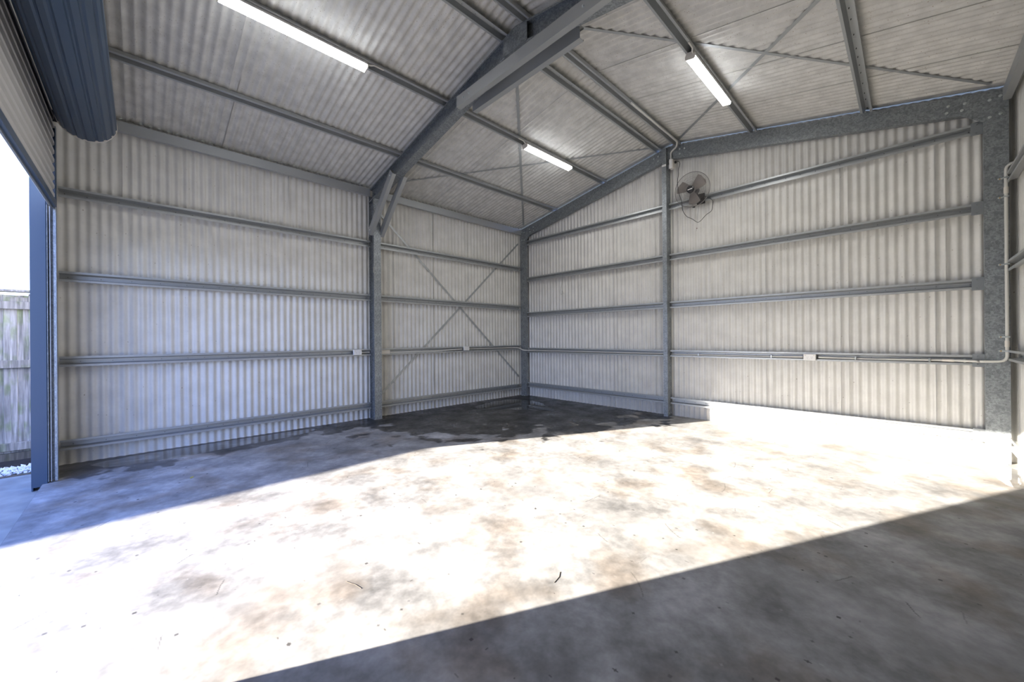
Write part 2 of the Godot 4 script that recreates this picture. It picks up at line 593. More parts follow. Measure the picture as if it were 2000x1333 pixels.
func shell() -> void:
	var slab := struct("floor", "grey stained concrete slab of the shed")
	var st := mb()
	var a := -0.03
	var b := 6.63
	for p: Array in [[a, a, 0, 0], [b, a, 1, 0], [b, b, 1, 1], [a, a, 0, 0], [b, b, 1, 1], [a, b, 0, 1]]:
		st.set_normal(Vector3.UP)
		st.set_uv(Vector2(p[2], p[3]))
		st.add_vertex(Vector3(p[0], 0.0, p[1]))
	for side: Array in [[Vector3(a, 0, b), Vector3(b, 0, b), Vector3.BACK], [Vector3(a, 0, a), Vector3(b, 0, a), Vector3.FORWARD], [Vector3(a, 0, a), Vector3(a, 0, b), Vector3.LEFT], [Vector3(b, 0, a), Vector3(b, 0, b), Vector3.RIGHT]]:
		st.set_uv(Vector2(0.5, 0.5))
		quad(st, side[0], side[1], side[1] + Vector3.DOWN * 0.2, side[0] + Vector3.DOWN * 0.2, side[2])
	quad(st, Vector3(a, -0.2, a), Vector3(b, -0.2, a), Vector3(b, -0.2, b), Vector3(a, -0.2, b), Vector3.DOWN)
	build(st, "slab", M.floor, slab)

	var flat_foot := func(_s: float) -> float: return 0.0
	var side_head := func(_s: float) -> float: return 3.630
	var gable_head := func(s: float) -> float: return rafter_top(s) + (0.038 if s < MID else 0.062)
	var front_head := func(s: float) -> float: return rafter_top(s) + 0.064
	var left := struct("wall_left")
	clad(left, Vector3.ZERO, Vector3.BACK, Vector3.UP, Vector3.RIGHT, -0.028, 88, flat_foot, side_head, M.sheet)
	var right := struct("wall_right")
	clad(right, Vector3(W, 0, 0), Vector3.BACK, Vector3.UP, Vector3.LEFT, -0.028, 88, flat_foot, side_head, M.sheet)
	var back := struct("wall_back")
	clad(back, Vector3.ZERO, Vector3.RIGHT, Vector3.UP, Vector3.BACK, -0.02, 87, flat_foot, gable_head, M.sheet)
	# front wall: beside and above the roller door
	var front := struct("wall_front")
	clad(front, Vector3(0, 0, L), Vector3.RIGHT, Vector3.UP, Vector3.FORWARD, -0.02, 7, flat_foot, front_head, M.sheet)
	clad(front, Vector3(0, 0, L), Vector3.RIGHT, Vector3.UP, Vector3.FORWARD, -0.02 + 7 * PITCH, 45, func(_s: float) -> float: return 2.93, front_head, M.sheet)
	clad(front, Vector3(0, 0, L), Vector3.RIGHT, Vector3.UP, Vector3.FORWARD, -0.02 + 52 * PITCH, 35, flat_foot, front_head, M.sheet)
	# roof, 64 mm above the rafters
	var roof := struct("ceiling")
	var angle := atan(SLOPE)
	for s: float in [-1.0, 1.0]:
		var along := Vector3(-s * cos(angle), sin(angle), 0.0)         # up the slope
		var up := Vector3(s * sin(angle), cos(angle), 0.0)
		var run := (MID + 0.08) / cos(angle)
		var foot_at := Vector3(MID + s * (MID + 0.08), APEX - SLOPE * (MID + 0.08) + 0.0675, 0.0)
		clad(roof, foot_at, Vector3.BACK, along, -up, -0.06, 90, func(_s: float) -> float: return 0.0, func(_s: float) -> float: return run, M.roof)
	var cap := mb()
	for s: float in [-1.0, 1.0]:
		var p := Vector3(MID, APEX + 0.125, -0.1)
		var q := Vector3(MID + s * 0.2, APEX + 0.10 - SLOPE * 0.2, -0.1)
		var w := Vector3(0, 0, 6.9)
		quad(cap, p, q, q + w, p + w, Vector3(s * 0.19, 0.98, 0).normalized())
		quad(cap, p + Vector3.DOWN * 0.004, q + Vector3.DOWN * 0.004, q + w + Vector3.DOWN * 0.004, p + w + Vector3.DOWN * 0.004, -Vector3(s * 0.19, 0.98, 0).normalized())
	build(cap, "ridge_cap", M.roof, roof)


# a girt or purlin: top hat from a to b, lips on the plane through a, crown towards C
func hat(called: String, label: String, category: String, group: String, a: Vector3, b: Vector3, C: Vector3, depth: float, screws: Array) -> Node3D:
	var t := thing(called, label, category, a, group)
	var along := (b - a).normalized()
	var U := along.cross(C).normalized()
	var st := mb()
	ext(st, top_hat(0.1, depth, 0.040, 0.019), Vector3.ZERO, U, C, b - a)
	build(st, "section", M.steel, t)
	if screws.size():
		var sc := mb()
		for s: float in screws:
			if s > 0.03 and s < (b - a).length() - 0.03:
				tube(sc, [along * s + C * (depth - 0.001) + U * 0.003, along * s + C * (depth - 0.013) + U * 0.003], 0.0032, 6)
		build(sc, "screw_tip", M.screw, t).set_meta("kind", "stuff")
	return t

func screw_places(length: float, seed_: int) -> Array:
	var g := RandomNumberGenerator.new()
	g.seed = seed_
	var out := []
	var s := g.randf_range(0.03, 0.14)
	while s < length:
		out.append(s)
		s += PITCH * (2 if g.randf() < 0.45 else 3)
	return out

func girts() -> void:
	var order := ["lowest", "second lowest", "second highest", "topmost"]
	var order5 := ["lowest", "second lowest", "middle", "second highest", "topmost"]
	var side_y := [0.205, 1.035, 1.882, 2.718]
	var end_y := [0.243, 0.979, 1.736, 2.481, 3.268]
	var bays := [[FRAME_Z + 0.058, L - 0.03, "roller door to middle column"], [0.105, FRAME_Z - 0.058, "middle column to far corner"]]
	for bay in 2:
		for k in 4:
			var z0: float = bays[bay][0]
			var z1: float = bays[bay][1]
			hat("wall_girt", "%s of four girts on the outlet side wall, %s" % [order[k], bays[bay][2]], "girt", "girts of the long side wall", Vector3(0.065, side_y[k], z0), Vector3(0.065, side_y[k], z1), Vector3.LEFT, 0.060, screw_places(z1 - z0, 40 + bay * 4 + k))
			hat("wall_girt", "%s of four grey girts on the conduit side wall, %s" % [order[k], ["front bay", "far bay"][bay]], "girt", "girts of the opposite side wall", Vector3(W - 0.065, side_y[k], z1), Vector3(W - 0.065, side_y[k], z0), Vector3.RIGHT, 0.060, screw_places(z1 - z0, 60 + bay * 4 + k))
	for k in 5:
		var y: float = end_y[k]
		hat("wall_girt", "%s of five end wall girts from far corner to centre mullion" % order5[k], "girt", "girts of the end wall", Vector3(0.205, y, 0.065), Vector3(3.214, y, 0.065), Vector3.FORWARD, 0.060, screw_places(3.0, 80 + k))
		var t := hat("wall_girt", "%s of five end wall girts from centre mullion to conduit column" % order5[k], "girt", "girts of the end wall", Vector3(3.286, y, 0.065), Vector3(6.398, y, 0.065), Vector3.FORWARD, 0.060, screw_places(3.1, 90 + k))
		# the cleat that holds its end to the corner column
		var st := mb()
		box(st, Vector3(6.318, y - 0.064, 0.066) - t.position, Vector3(6.398, y + 0.064, 0.072) - t.position)
		var cleat := build(st, "cleat", M.galvanised, t)
		for s: float in [-0.04, 0.04]:
			var bolt := mb()
			lathe(bolt, [Vector2(0.0001, 0.008), Vector2(0.006, 0.008), Vector2(0.0075, 0.0)], Vector3(6.355, y + s, 0.072) - t.position, Vector3.BACK, 6)
			build(bolt, "bolt", M.galvanised, cleat)

func purlins() -> void:
	var angle := atan(SLOPE)
	var spots := [[0.0, 1.02, "lowest"], [0.0, 2.14, "middle"], [0.0, 3.145, "ridge"]]
	for s: float in [-1.0, 1.0]:
		for k in 3:
			var x: float = spots[k][1] if s < 0.0 else 2 * MID - spots[k][1] - 0.02
			var up := Vector3(s * sin(angle), cos(angle), 0.0)
			var at := Vector3(x, rafter_top(x) + 0.002, 0.035)
			hat("roof_purlin", "grey steel %s roof purlin on the slope %s" % [spots[k][2], "above the outlet side wall" if s < 0.0 else "above the conduit side"], "purlin", "roof purlins", at, at + Vector3(0, 0, L - 0.1), up, 0.060, screw_places(L - 0.2, 120 + k + int(s) * 5))
		# eave purlin: lipped channel with its flat web to the room
		var t := thing("eave_purlin", "flat-faced grey eave purlin along the top of the %s" % ("outlet side wall" if s < 0.0 else "conduit side wall"), "purlin", Vector3(0.085 if s < 0.0 else W - 0.085, 3.462, 0.1), "eave purlins")
		for bay: Array in [[0.1, FRAME_Z - 0.06], [FRAME_Z + 0.06, L - 0.04]]:
			var st := mb()
			ext(st, c_section(0.105, 0.05, 0.014, 0.0025), Vector3(0, 0, bay[0] - 0.1), Vector3(s, 0, 0), Vector3.UP, Vector3(0, 0, bay[1] - bay[0]))
			build(st, "channel", M.steel, t)


# ---- frames

func hexbolt(at: Vector3, axis: Vector3, parent: Node) -> void:
	var st := mb()
	lathe(st, [Vector2(0.0001, 0.009), Vector2(0.0075, 0.009), Vector2(0.0092, 0.006), Vector2(0.0092, 0.002), Vector2(0.013, 0.0018), Vector2(0.013, 0.0)], at, axis, 8)
	build(st, "bolt", M.bolt, parent)

func end_frame() -> void:
	# channels of 150 mm with their webs to the room, at z 0.03 .. 0.095
	for s: float in [-1.0, 1.0]:
		var x0 := 0.052 if s < 0.0 else 6.398
		var t := thing("corner_column", "speckled galvanised corner column %s" % ("at the far corner by the puddle" if s < 0.0 else "carrying the bent conduit"), "column", Vector3(x0, 0, 0.03), "end frame columns")
		var st := mb()
		ext(st, folded([Vector2(0.018, 0.0), Vector2(0.0, 0.0), Vector2(0.0, 0.066), Vector2(0.150, 0.066), Vector2(0.150, 0.0), Vector2(0.132, 0.0)], 0.003), Vector3.ZERO, Vector3.RIGHT, Vector3.BACK, Vector3(0, 3.50, 0))
		build(st, "channel", M.galvanised, t)
		# knee plate that joins column and rafter, with its chamfered inner corner
		var cx := 0.152 if s > 0.0 else 0.0
		var pl := mb()
		var pts := PackedVector2Array()
		for q: Vector2 in [Vector2(0.0, 3.20), Vector2(0.152, 3.30), Vector2(0.32, rafter_top(0.37) - 0.185), Vector2(0.42, rafter_top(0.47) - 0.185), Vector2(0.42, rafter_top(0.47) - 0.008), Vector2(0.0, rafter_top(0.05) - 0.008)]:
			pts.append(Vector2(cx - s * q.x, q.y))
		ext(pl, pts, Vector3(0, 0, 0.0675), Vector3.RIGHT, Vector3.UP, Vector3(0, 0, 0.004))
		var plate := build(pl, "knee_plate", M.galvanised, t)
		for q: Vector2 in [Vector2(0.05, 3.515), Vector2(0.115, 3.50), Vector2(0.05, 3.345), Vector2(0.115, 3.335), Vector2(0.27, 3.535), Vector2(0.29, 3.475), Vector2(0.38, 3.555), Vector2(0.39, 3.49)]:
			hexbolt(Vector3(cx - s * q.x, q.y, 0.0715), Vector3.BACK, plate)
		var fb := mb()
		box(fb, Vector3(0.02, 0.0, 0.067), Vector3(0.13, 0.005, 0.10))
		var foot := build(fb, "base_cleat", M.galvanised, t)
		for q: float in [0.04, 0.11]:
			hexbolt(Vector3(q, 0.005, 0.088), Vector3.UP, foot)
		# rafter
		var r := thing("end_rafter", "speckled galvanised rafter on the end wall %s" % ("above the long side wall's corner" if s < 0.0 else "running down to the conduit column"), "rafter", Vector3(MID, APEX, 0.03), "end frame rafters")
		var rs := mb()
		var run := MID - 0.07
		ext(rs, folded([Vector2(-0.018, 0.0), Vector2(0.0, 0.0), Vector2(0.0, 0.064), Vector2(-0.195, 0.064), Vector2(-0.195, 0.0), Vector2(-0.177, 0.0)], 0.003), Vector3.ZERO, Vector3.UP, Vector3.BACK, Vector3(s * run, -run * SLOPE, 0))
		build(rs, "channel", M.galvanised, r)
		for q: Vector2 in [Vector2(0.17, -0.075), Vector2(0.17, -0.15), Vector2(0.24, -0.09)]:
			hexbolt(Vector3(s * q.x, q.y - 0.02, 0.066), Vector3.BACK, r)
	# mullion
	var m := thing("centre_mullion", "slim galvanised mullion in the middle of the end wall with white tape", "column", Vector3(3.218, 0, 0.0))
	var st := mb()
	ext(st, folded([Vector2(0.0, 0.132), Vector2(0.0, 0.150), Vector2(0.064, 0.150), Vector2(0.064, 0.004), Vector2(0.0, 0.004), Vector2(0.0, 0.022)], 0.003), Vector3.ZERO, Vector3.RIGHT, Vector3.BACK, Vector3(0, 3.97, 0))
	build(st, "channel", M.galvanised, m)
	var up := mb()
	ext(up, folded([Vector2(0.0, 0.132), Vector2(0.0, 0.150), Vector2(0.064, 0.150), Vector2(0.064, 0.100)], 0.003), Vector3(0, 3.97, 0), Vector3.RIGHT, Vector3.BACK, Vector3(0, 0.20, 0))
	build(up, "channel_top", M.galvanised, m)
	var tape := mb()
	box(tape, Vector3(-0.001, 3.885, 0.1515), Vector3(0.065, 3.915, 0.153))
	tag(build(tape, "tape", M.white_plastic, m), "white tape", "")
	hexbolt(Vector3(0.0655, 0.05, 0.05), Vector3.RIGHT, m)
	hexbolt(Vector3(0.0655, 0.05, 0.11), Vector3.RIGHT, m)
	var ft := mb()
	box(ft, Vector3(0.066, 0.0, 0.02), Vector3(0.11, 0.006, 0.12))
	box(ft, Vector3(0.0655, 0.0, 0.02), Vector3(0.0695, 0.09, 0.12))
	build(ft, "base_cleat", M.galvanised, m)

# two lipped channels back to back along w, depth d in direction V, one each side of the middle plane
func double_channel(parent: Node, o: Vector3, V: Vector3, d: float, w: Vector3, mat: Material) -> void:
	for s: float in [-1.0, 1.0]:
		var st := mb()
		ext(st, c_section(d, 0.054, 0.016, 0.0028), o + Vector3(0, 0, s * 0.0018), Vector3(0, 0, s), V, w)
		build(st, "channel", mat, parent)

func middle_frame() -> void:
	for s: float in [-1.0, 1.0]:
		var side := "long side wall with the outlets" if s < 0.0 else "opposite side wall"
		var x0 := 0.028 if s < 0.0 else W - 0.028
		var V := Vector3(-s, 0, 0)
		var t := thing("middle_column", "galvanised back-to-back channel column halfway along the %s" % side, "column", Vector3(x0, 0, FRAME_Z), "middle frame columns")
		double_channel(t, Vector3.ZERO, V, 0.172, Vector3(0, 3.47, 0), M.galvanised)
		if s < 0.0:
			var pap := mb()
			box(pap, Vector3(0.085, 2.24, 0.0006), Vector3(0.105, 2.36, 0.0062))
			box(pap, Vector3(0.155, 2.255, 0.0572), Vector3(0.171, 2.345, 0.0580))
			tag(build(pap, "sticker", M.paper, t), "cream paper sticker", "")
		var ft := mb()
		box(ft, Vector3(-0.0 if s < 0.0 else -0.172, 0.0, -0.065), Vector3(0.172 if s < 0.0 else 0.0, 0.006, 0.065))
		build(ft, "base_plate", M.galvanised, t)
		# rafter half
		var r := thing("middle_rafter", "dark galvanised rafter of the middle frame above the %s" % ("outlet side" if s < 0.0 else "conduit side"), "rafter", Vector3(MID, APEX, FRAME_Z), "middle frame rafters")
		var run := MID - 0.04
		double_channel(r, Vector3(0, -0.195, 0), Vector3.UP, 0.195, Vector3(s * run, -run * SLOPE, 0), M.galvanised)
		# knee braces, one on each face of the frame
		for f: float in [1.0, -1.0]:
			var z := FRAME_Z + f * 0.060
			var p := Vector3(0.150, 2.86, z)
			var q := Vector3(0.900, 3.565, z)
			if s > 0.0:
				p.x = W - p.x
				q.x = W - q.x
			var d := (q - p)
			var nrm := Vector3(-d.y, d.x, 0).normalized() * (1.0 if s < 0.0 else -1.0)
			var kb := thing("knee_brace", "grey knee brace on the %s face of the middle frame, %s" % ["door-side" if f > 0.0 else "far", "outlet wall end" if s < 0.0 else "conduit wall end"], "brace", p, "knee braces of the middle frame")
			var st := mb()
			var web := 0.052 if f > 0.0 else 0.0
			var open := 0.052 - web
			ext(st, folded([Vector2(open, 0.012), Vector2(open, 0.0), Vector2(web, 0.0), Vector2(web, 0.1), Vector2(open, 0.1), Vector2(open, 0.088)], 0.0025), -nrm * 0.05, Vector3(0, 0, f), nrm, d)
			build(st, "channel", M.steel, kb)
			hexbolt(d.normalized() * 0.06 + Vector3(0, 0, f * 0.054), Vector3(0, 0, f), kb)
			hexbolt(d.normalized() * (d.length() - 0.06) + Vector3(0, 0, f * 0.054), Vector3(0, 0, f), kb)
	# collar channels across the apex
	for f: float in [1.0, -1.0]:
		var z := FRAME_Z + f * 0.060
		var x0 := 2.44 if f > 0.0 else 2.50
		var x1 := 4.34 if f > 0.0 else 3.96
		var t := thing("apex_brace", "long smooth grey channel across the ridge on the %s face of the middle frame" % ("door-side" if f > 0.0 else "far"), "brace", Vector3(x0, 3.775, z), "apex braces of the middle frame")
		var st := mb()
		var web := 0.056 if f > 0.0 else 0.0     # both webs face the door
		var open := 0.056 - web
		ext(st, folded([Vector2(open, 0.014), Vector2(open, 0.0), Vector2(web, 0.0), Vector2(web, 0.115), Vector2(open, 0.115), Vector2(open, 0.101)], 0.0025), Vector3.ZERO, Vector3(0, 0, f), Vector3.UP, Vector3((x1 - x0), 0, 0))
		build(st, "channel", M.steel, t)
		for q: float in [0.12, 0.22, (x1 - x0) - 0.22, (x1 - x0) - 0.12]:
			hexbolt(Vector3(q, 0.06, f * 0.058), Vector3(0, 0, f), t)
	var g := thing("apex_plate", "dark galvanised gusset plate at the peak of the middle frame", "plate", Vector3(MID, APEX, FRAME_Z + 0.058))
	var st := mb()
	ext(st, PackedVector2Array([Vector2(-0.16, -0.045), Vector2(0.0, -0.012), Vector2(0.16, -0.045), Vector2(0.16, -0.215), Vector2(-0.16, -0.215)]), Vector3.ZERO, Vector3.RIGHT, Vector3.UP, Vector3(0, 0, 0.003))
	build(st, "plate", M.galvanised, g)

func strap(label: String, a: Vector3, b: Vector3, n: Vector3) -> void:
	var t := thing("brace_strap", label, "strap", a, "flat steel bracing straps")
	var d := b - a
	var wd := d.cross(n).normalized()
	var st := mb()
	obox(st, d * 0.5, d.normalized(), wd, n.normalized(), Vector3(d.length() * 0.5, 0.018, 0.0007), 0.0003)
	build(st, "band", M.steel, t)

func straps() -> void:
	var z0 := 0.11
	var z1 := FRAME_Z - 0.08
	for s: float in [-1.0, 1.0]:
		var up := Vector3(s * sin(atan(SLOPE)), cos(atan(SLOPE)), 0.0)
		var xe := MID + s * (MID - 0.16)
		var xa := MID + s * 0.14
		var e := func(x: float, z: float) -> Vector3: return Vector3(x, rafter_top(x) + 0.0642, z)
		var where := "long side wall" if s < 0.0 else "conduit side"
		strap("flat steel roof strap from middle apex to far eave, %s" % where, e.call(xa, z1), e.call(xe, z0), -up)
		strap("flat steel roof strap from mullion top to middle knee, %s" % where, e.call(xa, z0) + up * 0.0013, e.call(xe, z1) + up * 0.0013, -up)
	strap("flat steel wall strap rising from the middle column's foot to the far corner's head", Vector3(0.0015, 0.30, FRAME_Z - 0.08), Vector3(0.0015, 3.28, 0.12), Vector3.RIGHT)
	strap("flat steel wall strap falling from the middle column's head to the far corner's foot", Vector3(0.003, 3.30, FRAME_Z - 0.08), Vector3(0.003, 0.40, 0.12), Vector3.RIGHT)


# ---------------------------------------------------------------- fittings

func batten(label: String, x: float, z0: float, z1: float) -> void:
	var s := -1.0 if x < MID else 1.0
	var ang := atan(SLOPE)
	var up := Vector3(s * sin(ang), cos(ang), 0.0)
	var side := Vector3(cos(ang), -s * sin(ang), 0.0)
	var at := Vector3(x, rafter_top(x), (z0 + z1) * 0.5)
	var t := thing("led_batten", label, "light", at, "batten lights on the purlins")
	var h := (z1 - z0) * 0.5
	# sheet-metal body with slanted sides, lit diffuser below, a cap at each end
	var st := mb()
	ext(st, PackedVector2Array([Vector2(-0.045, -0.036), Vector2(-0.036, -0.001), Vector2(0.036, -0.001), Vector2(0.045, -0.036)]), Vector3(0, 0, -h + 0.012), side, up, Vector3(0, 0, 2 * h - 0.024))
	build(st, "body", M.white_plastic, t)
	var df := mb()
	ext(df, PackedVector2Array([Vector2(-0.044, -0.0365), Vector2(0.044, -0.0365), Vector2(0.044, -0.055), Vector2(0.036, -0.064), Vector2(-0.036, -0.064), Vector2(-0.044, -0.055)]), Vector3(0, 0, -h + 0.012), side, up, Vector3(0, 0, 2 * h - 0.024))
	build(df, "diffuser", M.diffuser, t)
	for e: float in [-1.0, 1.0]:
		var cp := mb()
		ext(cp, PackedVector2Array([Vector2(-0.047, -0.0365), Vector2(-0.037, -0.0005), Vector2(0.037, -0.0005), Vector2(0.047, -0.0365), Vector2(0.046, -0.056), Vector2(0.037, -0.066), Vector2(-0.037, -0.066), Vector2(-0.046, -0.056)]), Vector3(0, 0, e * h - (0.012 if e > 0.0 else 0.0)), side, up, Vector3(0, 0, 0.012))
		build(cp, "end_cap", M.cream_plastic, t)
	var cb := mb()
	var e0 := -1.0 if x < MID and z1 > FRAME_Z else 1.0
	tube(cb, [Vector3(0, 0, e0 * h) + side * 0.025 - up * 0.02, Vector3(0, 0, e0 * (h + 0.03)) + side * 0.03 - up * 0.016, Vector3(0, 0, e0 * (h + 0.06)) + side * 0.042 - up * 0.006, Vector3(0, 0, e0 * (h + 0.16)) + side * 0.042 - up * 0.005], 0.008, 8)
	build(cb, "lead", M.conduit, t)
	var lamp := AreaLight3D.new()
	lamp.name = "lamp"
	lamp.area_size = Vector2(0.07, 2 * h - 0.04)
	lamp.light_color = Color(1.0, 0.985, 0.96)
	lamp.light_energy = 0.7
	lamp.area_range = 20.0
	lamp.shadow_enabled = true
	t.add_child(lamp)
	lamp.basis = Basis(side, Vector3(0, 0, -1), -side.cross(Vector3(0, 0, 1)) * -1.0)
	lamp.transform = Transform3D(Basis.looking_at(-up, Vector3(0, 0, 1)), -up * 0.069)

func outlet(label: String, at: Vector3, N: Vector3, group := "double power outlets on the girts") -> void:
	var t := thing("power_outlet", label, "power outlet", at, group)
	var X := Vector3.UP.cross(N)
	var st := mb()
	obox(st, N * 0.012, X, Vector3.UP, N, Vector3(0.062, 0.040, 0.012), 0.002)
	build(st, "mounting_block", M.white_plastic, t)
	var fp := mb()
	obox(fp, N * 0.0285, X, Vector3.UP, N, Vector3(0.060, 0.038, 0.0045), 0.003)
	var plate := build(fp, "face_plate", M.white_plastic, t)
	for s: float in [-1.0, 1.0]:
		var sw := mb()
		obox(sw, N * 0.034 + X * (s * 0.043) + Vector3.UP * 0.021, X, Vector3.UP, N, Vector3(0.008, 0.006, 0.002), 0.001)
		build(sw, "switch", M.cream_plastic, plate)
		var sl := mb()
		for k: Array in [[-0.007, 0.004, 0.5], [0.007, 0.004, -0.5], [0.0, -0.012, 0.0]]:
			var a: float = k[2]
			obox(sl, N * 0.0331 + X * (s * 0.022 + k[0]) + Vector3.UP * (k[1] - 0.004), X.rotated(N, a), Vector3.UP.rotated(N, a), N, Vector3(0.0011, 0.004, 0.0004), 0.0001)
		build(sl, "socket_slot", M.black, plate)

func bend(pts: Array, r: float) -> Array:
	# rounds the corners of a pipe run
	var out := [pts[0]]
	for i in range(1, pts.size() - 1):
		var a: Vector3 = (pts[i - 1] - pts[i]).normalized()
		var b: Vector3 = (pts[i + 1] - pts[i]).normalized()
		for k in 7:
			var f := k / 6.0
			var p: Vector3 = pts[i] + a * r
			var q: Vector3 = pts[i] + b * r
			out.append(p.lerp(pts[i], f).lerp((pts[i] as Vector3).lerp(q, f), f))
	out.append(pts[-1])
	return out

func saddle(at: Vector3, across: Vector3, N: Vector3, parent: Node) -> void:
	var st := mb()
	var along := across.cross(N)
	obox(st, at + N * 0.027, across, along, N, Vector3(0.017, 0.007, 0.0012), 0.0004)
	obox(st, at + N * 0.013 - across * 0.016, across, along, N, Vector3(0.0012, 0.007, 0.014), 0.0004)
	obox(st, at + N * 0.001 - across * 0.032, across, along, N, Vector3(0.017, 0.007, 0.0012), 0.0004)
	var o := build(st, "saddle", M.bolt, parent)
	var sc := mb()
	lathe(sc, [Vector2(0.0001, 0.007), Vector2(0.005, 0.006), Vector2(0.006, 0.0)], at + N * 0.002 - across * 0.036, N, 8)
	build(sc, "screw", M.brass, o)

func conduits() -> void:
	var N := Vector3.BACK
	var t := thing("conduit", "grey PVC conduit running down the corner column and bending along the end wall girt", "conduit", Vector3(6.528, 1.0, 0.112))
	var o := t.position
	var st := mb()
	var z := 0.1135
	tube(st, bend([Vector3(6.60, 2.845, z + 0.01) - o, Vector3(6.528, 2.845, z) - o, Vector3(6.528, 0.98, z) - o, Vector3(6.400, 0.972, z) - o, Vector3(6.30, 0.972, 0.085) - o, Vector3(6.16, 0.974, 0.052) - o, Vector3(5.60, 0.965, 0.030) - o, Vector3(5.11, 0.972, 0.045) - o], 0.055), 0.0125, 10)
	build(st, "pipe", M.conduit, t)
	for y: float in [2.60, 1.145]:
		var c := mb()
		tube(c, [Vector3(6.528, y - 0.03, z) - o, Vector3(6.528, y + 0.03, z) - o], 0.0155, 12)
		build(c, "coupling", M.cream_plastic, t)
	var c2 := mb()
	tube(c2, [Vector3(6.12, 0.9735, 0.0505) - o, Vector3(6.20, 0.9735, 0.0615) - o], 0.0155, 12)
	build(c2, "coupling", M.cream_plastic, t)
	for y: float in [2.72, 2.54, 1.90, 1.21, 1.075]:
		saddle(Vector3(6.528, y, 0.0995) - o, Vector3.RIGHT, N, t)
	for x: float in [6.27, 6.03, 5.45]:
		var s2 := mb()
		obox(s2, Vector3(x, 0.972, 0.060) - o, Vector3.RIGHT, Vector3.UP, N, Vector3(0.008, 0.018, 0.016), 0.003)
		build(s2, "saddle", M.bolt, t)
	# run inside the same girt on the mullion side of the outlet
	var t2 := thing("conduit", "grey PVC conduit lying in the end wall girt between the mullion and its outlet", "conduit", Vector3(4.4, 0.97, 0.03))
	var p2 := mb()
	tube(p2, bend([Vector3(3.29, 0.966, 0.03) - t2.position, Vector3(4.55, 0.966, 0.03) - t2.position, Vector3(4.955, 0.972, 0.045) - t2.position], 0.08), 0.0125, 8)
	build(p2, "pipe", M.conduit, t2)
	for x: float in [3.70, 4.62]:
		var s3 := mb()
		obox(s3, Vector3(x, 0.968, 0.034) - t2.position, Vector3.RIGHT, Vector3.UP, N, Vector3(0.008, 0.018, 0.016), 0.003)
		build(s3, "saddle", M.bolt, t2)
	# far corner: from the side wall girt round the corner column to the end wall girt
	var t3 := thing("conduit", "thin grey conduit bending round the foot-high far corner from girt to girt", "conduit", Vector3(0.08, 1.03, 0.3))
	t3.set_meta("label", "thin grey conduit bending round the far corner column from girt to girt")
	var p3 := mb()
	tube(p3, bend([Vector3(0.035, 1.04, 1.52) - t3.position, Vector3(0.035, 1.035, 0.45) - t3.position, Vector3(0.085, 1.03, 0.20) - t3.position, Vector3(0.13, 0.975, 0.115) - t3.position, Vector3(0.24, 0.975, 0.115) - t3.position, Vector3(0.45, 0.975, 0.04) - t3.position, Vector3(3.2, 0.972, 0.03) - t3.position], 0.05), 0.0125, 8)
	build(p3, "pipe", M.conduit, t3)
	var t4 := thing("conduit", "grey conduit lying in the side wall girt from the middle column to the far outlet", "conduit", Vector3(0.035, 1.03, 2.5))
	var p4 := mb()
	tube(p4, bend([Vector3(0.035, 1.02, 3.11) - t4.position, Vector3(0.035, 1.02, 2.2) - t4.position, Vector3(0.045, 1.04, 1.68) - t4.position], 0.08), 0.0125, 8)
	build(p4, "pipe", M.conduit, t4)
	var t5 := thing("conduit", "short grey conduit in the side wall girt between the front outlet and the middle column", "conduit", Vector3(0.035, 1.03, 3.52))
	var p5 := mb()
	tube(p5, [Vector3(0.035, 1.035, 3.58) - t5.position, Vector3(0.035, 1.035, 3.45) - t5.position], 0.0125, 8)
	build(p5, "pipe", M.conduit, t5)

